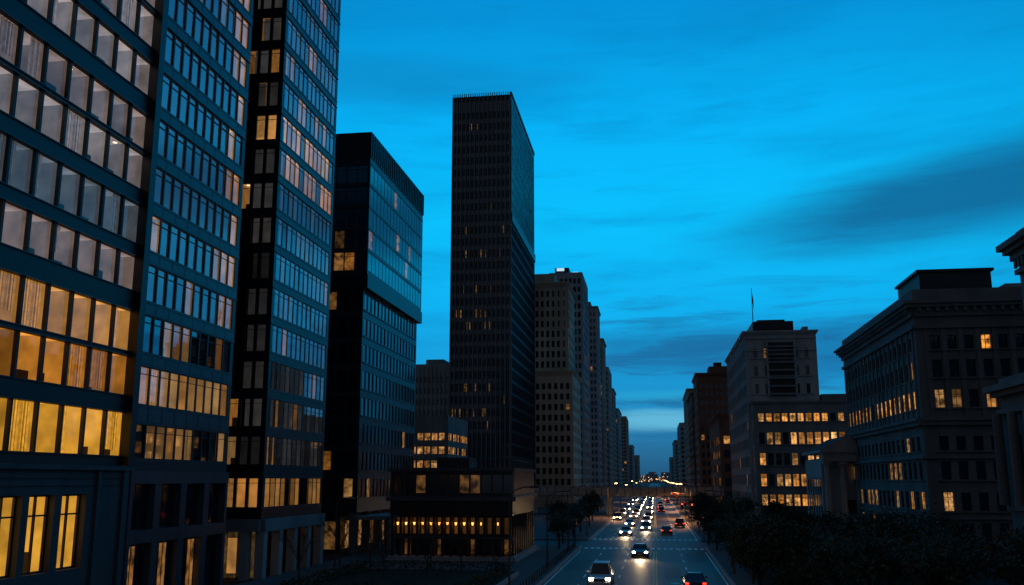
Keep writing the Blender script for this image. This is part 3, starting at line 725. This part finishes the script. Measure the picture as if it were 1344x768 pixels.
# ------------------------------------------------------------------ cars (front faces -Y)
def carmesh(paint,suv=False,lights='both'):
    mb=MB(); W=.93; H=1.72 if suv else 1.46; zb=.24; belt=1.02 if suv else .92
    st=[(-2.3,.62,.74),(-2.22,.70,.84),(-1.9,.80,.90),(-1.1,.93,.93),(-.6,belt,.93),(.9,belt,.93),(1.7,belt,.92),(2.2,belt-.05,.86),(2.32,belt-.2,.78)]
    rings=[]
    for (y,zt,w) in st:
        rings.append([(-w*.96,y,zb),(-w,y,zb+.28),(-w*.99,y,zt-.16),(-w*.86,y,zt),(w*.86,y,zt),(w*.99,y,zt-.16),(w,y,zb+.28),(w*.96,y,zb)])
    for a,b in zip(rings,rings[1:]):
        for i in range(7): mb.poly([a[i],a[i+1],b[i+1],b[i]],paint)
        mb.poly([a[7],a[0],b[0],b[7]],'tyre')
    mb.poly(rings[0][::-1],paint); mb.poly(rings[-1],paint)
    ye=2.15 if suv else 1.75; yr=1.75 if suv else 1.0
    base=[(-.8,-1.05),(.8,-1.05),(.8,ye),(-.8,ye)]; top=[(-.62,-.3),(.62,-.3),(.62,yr),(-.62,yr)]
    B=[(x,y,belt-.05) for x,y in base]; T=[(x,y,H-.04) for x,y in top]; T2=[(x*.9,y*.9+.05,H) for x,y in top]
    for i in range(4):
        j=(i+1)%4; mb.poly([B[i],B[j],T[j],T[i]],'carglass'); mb.poly([T[i],T[j],T2[j],T2[i]],paint); mb.tube(B[i],T[i],.04,.035,paint,5)
    mb.poly(T2,paint)
    for s in (-1,1):
        mb.tube((s*.815,.35,belt),(s*.64,.35,H-.04),.035,.03,paint,5)
        mb.box(s*.98-.09,s*.98+.09,-.8,-.66,belt,belt+.14,paint)
        for y in (-1.42,1.42):
            mb.tube((s*.72,y,.33),(s*.95,y,.33),.33,.33,'tyre',16); mb.tube((s*.951,y,.33),(s*.965,y,.33),.2,.19,'chrome',10)
        x0,x1=sorted((s*.5,s*.82)); mb.box(x0,x1,-2.33,-2.24,.6,.76,'head' if lights in('both','front') else 'chrome')
        x0,x1=sorted((s*.55,s*.83)); mb.box(x0,x1,2.28,2.36,.70,.83,'tail')
        x0,x1=sorted((s*.55,s*.75)); mb.box(x0,x1,-2.36,-2.28,.34,.42,'chrome')
    mb.box(-.46,.46,-2.335,-2.26,.5,.7,'blk'); mb.box(-.7,.7,-2.38,-2.25,.28,.44,paint); mb.box(-.24,.24,-2.395,-2.381,.38,.49,'plate')
    for k in range(3): mb.box(-.44,.44,-2.345,-2.336,.53+.06*k,.55+.06*k,'chrome')
    mb.box(-.7,.7,2.3,2.4,.3,.5,paint); mb.box(-.24,.24,2.401,2.41,.55,.66,'plate')
    return mb.mesh('car_mesh')
CM=[carmesh('carw'),carmesh('cark'),carmesh('carw',True),carmesh('cark',True)]
def car(x,y,me,away=False,s=1.0): return place('car',me,x,y,.016,s,math.pi if away else 0)
near=[(-4.9,85.5,2,1.1),(-2.0,117,1,1.05),(-5.0,160,0,1.05),(-1.9,176,2,1.0),(-5.2,192,0,1.0),(-2.1,203,2,1)]
for x,y,m,s in near: car(x,y,CM[m],s=s)
y=222
while y<900:
    for ln in (-8.5,-5.2,-1.9):
        if R.random()<(.2 if ln<-8 else .75): car(ln+R.uniform(-.2,.2),y+R.uniform(-4,4),R.choice(CM))
    y+=R.uniform(11,18)
for x,y,m in [(3.0,83,1),(1.6,165,1),(4.4,190,3)]: car(x,y,CM[m],True)
y=240
while y<700:
    for ln in (1.4,4.5):
        if R.random()<.4: car(ln,y+R.uniform(-4,4),R.choice(CM),True)
    y+=R.uniform(22,34)
def spot(x,y,e):
    l=bpy.data.lights.new('headlight_beam','SPOT'); l.energy=e; l.color=(1,.66,.34); l.spot_size=math.radians(80); l.spot_blend=.9; l.shadow_soft_size=.15
    o=bpy.data.objects.new('headlight_beam',l); o.location=(x,y-2.5,.7); o.rotation_euler=(math.radians(70),0,math.pi); sc.collection.objects.link(o)
for x,y,m,s in near: spot(x,y,1300)

# ------------------------------------------------------------------ world
w=bpy.data.worlds.new('World'); sc.world=w; w.use_nodes=True
nt=w.node_tree; N,L=nt.nodes,nt.links
for n in list(N): N.remove(n)
out=N.new('ShaderNodeOutputWorld'); bg=N.new('ShaderNodeBackground'); L.new(bg.outputs[0],out.inputs[0])
def setin(s,v):
    if isinstance(v,bpy.types.NodeSocket): L.new(v,s)
    else: s.default_value=v
def mth(op,a,b=0.0,c=0.0,clamp=False):
    n=N.new('ShaderNodeMath'); n.operation=op; n.use_clamp=clamp; setin(n.inputs[0],a); setin(n.inputs[1],b); setin(n.inputs[2],c); return n.outputs[0]
def ramp(f,stops,interp='LINEAR'):
    n=N.new('ShaderNodeValToRGB'); cr=n.color_ramp; cr.interpolation=interp
    while len(cr.elements)<len(stops): cr.elements.new(.5)
    for e,(p,c) in zip(cr.elements,stops): e.position=p; e.color=(*c,1)
    L.new(f,n.inputs[0]); return n.outputs[0]
def mixc(f,a,b,mode='MIX'):
    n=N.new('ShaderNodeMix'); n.data_type='RGBA'; n.blend_type=mode; setin(n.inputs[0],f)
    for s,v in ((n.inputs[6],a),(n.inputs[7],b)):
        if isinstance(v,bpy.types.NodeSocket): L.new(v,s)
        else: s.default_value=(*v,1)
    return n.outputs[2]
tc=N.new('ShaderNodeTexCoord'); sp=N.new('ShaderNodeSeparateXYZ'); L.new(tc.outputs['Generated'],sp.inputs[0])
X,Y,Z=sp.outputs
zc=mth('MAXIMUM',Z,0.0)
base=ramp(zc,[(0,(.012,.085,.18)),(.03,(.012,.15,.32)),(.06,(.008,.24,.50)),(.11,(.003,.33,.70)),(.18,(.0,.45,.90)),(.27,(.0,.53,1.0)),(.36,(.0,.45,.95)),(.46,(.0,.29,.70)),(1.0,(.0,.06,.18))])
az=mth('ARCTAN2',X,Y)
azd=mth('COSINE',mth('ADD',az,math.radians(2)))
fac=ramp(mth('MULTIPLY_ADD',azd,.5,.5),[(0,(.10,.10,.10)),(.5,(.32,.32,.32)),(.82,(.60,.60,.60)),(.95,(.82,.82,.82)),(.99,(.98,.98,.98)),(1,(1,1,1))])
col=mixc(1.0,base,fac,'MULTIPLY')
cv=N.new('ShaderNodeCombineXYZ'); L.new(az,cv.inputs[0]); L.new(mth('MULTIPLY',Z,5.5),cv.inputs[1])
ns=N.new('ShaderNodeTexNoise'); ns.inputs['Scale'].default_value=3.2; ns.inputs['Detail'].default_value=7; ns.inputs['Roughness'].default_value=.55; L.new(cv.outputs[0],ns.inputs['Vector'])
nz=ns.outputs[0]
cv2=N.new('ShaderNodeCombineXYZ'); L.new(mth('MULTIPLY',az,1.0),cv2.inputs[0]); L.new(mth('MULTIPLY',Z,9.0),cv2.inputs[1])
ns2=N.new('ShaderNodeTexNoise'); ns2.inputs['Scale'].default_value=6.5; ns2.inputs['Detail'].default_value=7; ns2.inputs['Roughness'].default_value=.6; ns2.inputs['Distortion'].default_value=.5; L.new(cv2.outputs[0],ns2.inputs['Vector'])
nz2=ns2.outputs[0]
def smooth(v,a,b,lo=0.0,hi=1.0):
    n=N.new('ShaderNodeMapRange'); n.interpolation_type='SMOOTHSTEP'; L.new(v,n.inputs[0]); n.inputs[1].default_value=a; n.inputs[2].default_value=b; n.inputs[3].default_value=lo; n.inputs[4].default_value=hi; return n.outputs[0]
def blob(a0,z0,ra,rz,dist=.8,slope=0.0,hard=1.6,k2=0.0):
    aa=mth('SUBTRACT',az,math.radians(a0)); zz=mth('SUBTRACT',mth('SUBTRACT',Z,z0),mth('MULTIPLY',aa,slope))
    da=mth('DIVIDE',aa,math.radians(ra)); dz=mth('DIVIDE',zz,rz)
    d=mth('ADD',mth('MULTIPLY',da,da),mth('MULTIPLY',dz,dz))
    d=mth('ADD',d,mth('MULTIPLY',mth('SUBTRACT',nz,.5),dist*5))
    if k2: d=mth('ADD',d,mth('MULTIPLY',mth('SUBTRACT',nz2,.5),k2*5))
    return smooth(d,0.0,hard,1.0,0.0)
col=mixc(mth('MULTIPLY',smooth(nz,.44,.72),.36),col,(.0,.20,.50))
col=mixc(mth('MULTIPLY',smooth(nz2,.50,.72),.22),col,(.0,.19,.48))
low=mth('MULTIPLY',mth('MULTIPLY',smooth(Z,.02,.05),smooth(Z,.13,.22,1.0,0.0)),smooth(az,math.radians(-12),math.radians(-3)))
col=mixc(mth('MULTIPLY',mth('MULTIPLY',smooth(nz2,.46,.62),low),.7),col,(.006,.115,.29))
col=mixc(mth('MULTIPLY',blob(9,.130,13,.024,.8,0,2.2,.5),.7),col,(.004,.13,.33))
col=mixc(mth('MULTIPLY',blob(22,.275,12,.030,.45,.10,3.2,.45),.85),col,(.003,.10,.26))
col=mixc(mth('MULTIPLY',blob(-15,.40,9,.02,.8,0,2.4,.6),.35),col,(.003,.16,.40))
col=mixc(mth('MULTIPLY',blob(.6,.060,3.8,.010,.4,0,2.2,.4),.8),col,(.13,.52,.74))
col=mixc(mth('MULTIPLY',blob(4,.085,6,.006,.35,0,2.2,.4),.45),col,(.02,.42,.70))
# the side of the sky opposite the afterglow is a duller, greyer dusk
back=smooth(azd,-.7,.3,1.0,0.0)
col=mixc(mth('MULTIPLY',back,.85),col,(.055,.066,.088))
sky=N.new('ShaderNodeTexSky'); sky.sky_type='NISHITA'; sky.sun_disc=False; sky.sun_elevation=math.radians(-3.0); sky.sun_rotation=math.radians(-6); 
col=mixc(.02,col,sky.outputs[0],'ADD')
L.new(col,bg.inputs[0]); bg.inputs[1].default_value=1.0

sl=bpy.data.lights.new('sun','SUN'); sl.energy=.02; sl.angle=math.radians(15); sl.color=(.7,.85,1)
so=bpy.data.objects.new('sun',sl); so.rotation_euler=(math.radians(-86),0,math.radians(6)); sc.collection.objects.link(so)

# ------------------------------------------------------------------ camera
cd=bpy.data.cameras.new('camera'); cam=bpy.data.objects.new('camera',cd); sc.collection.objects.link(cam)
cam.location=(0,0,9); cam.rotation_euler=(math.radians(90+11.2),0,math.radians(8.46))
cd.sensor_width=36; cd.lens=36*1240/1344; cd.clip_end=20000; cd.clip_start=.5
sc.camera=cam
sc.view_settings.view_transform='Standard'; sc.view_settings.look='None'; sc.view_settings.exposure=0
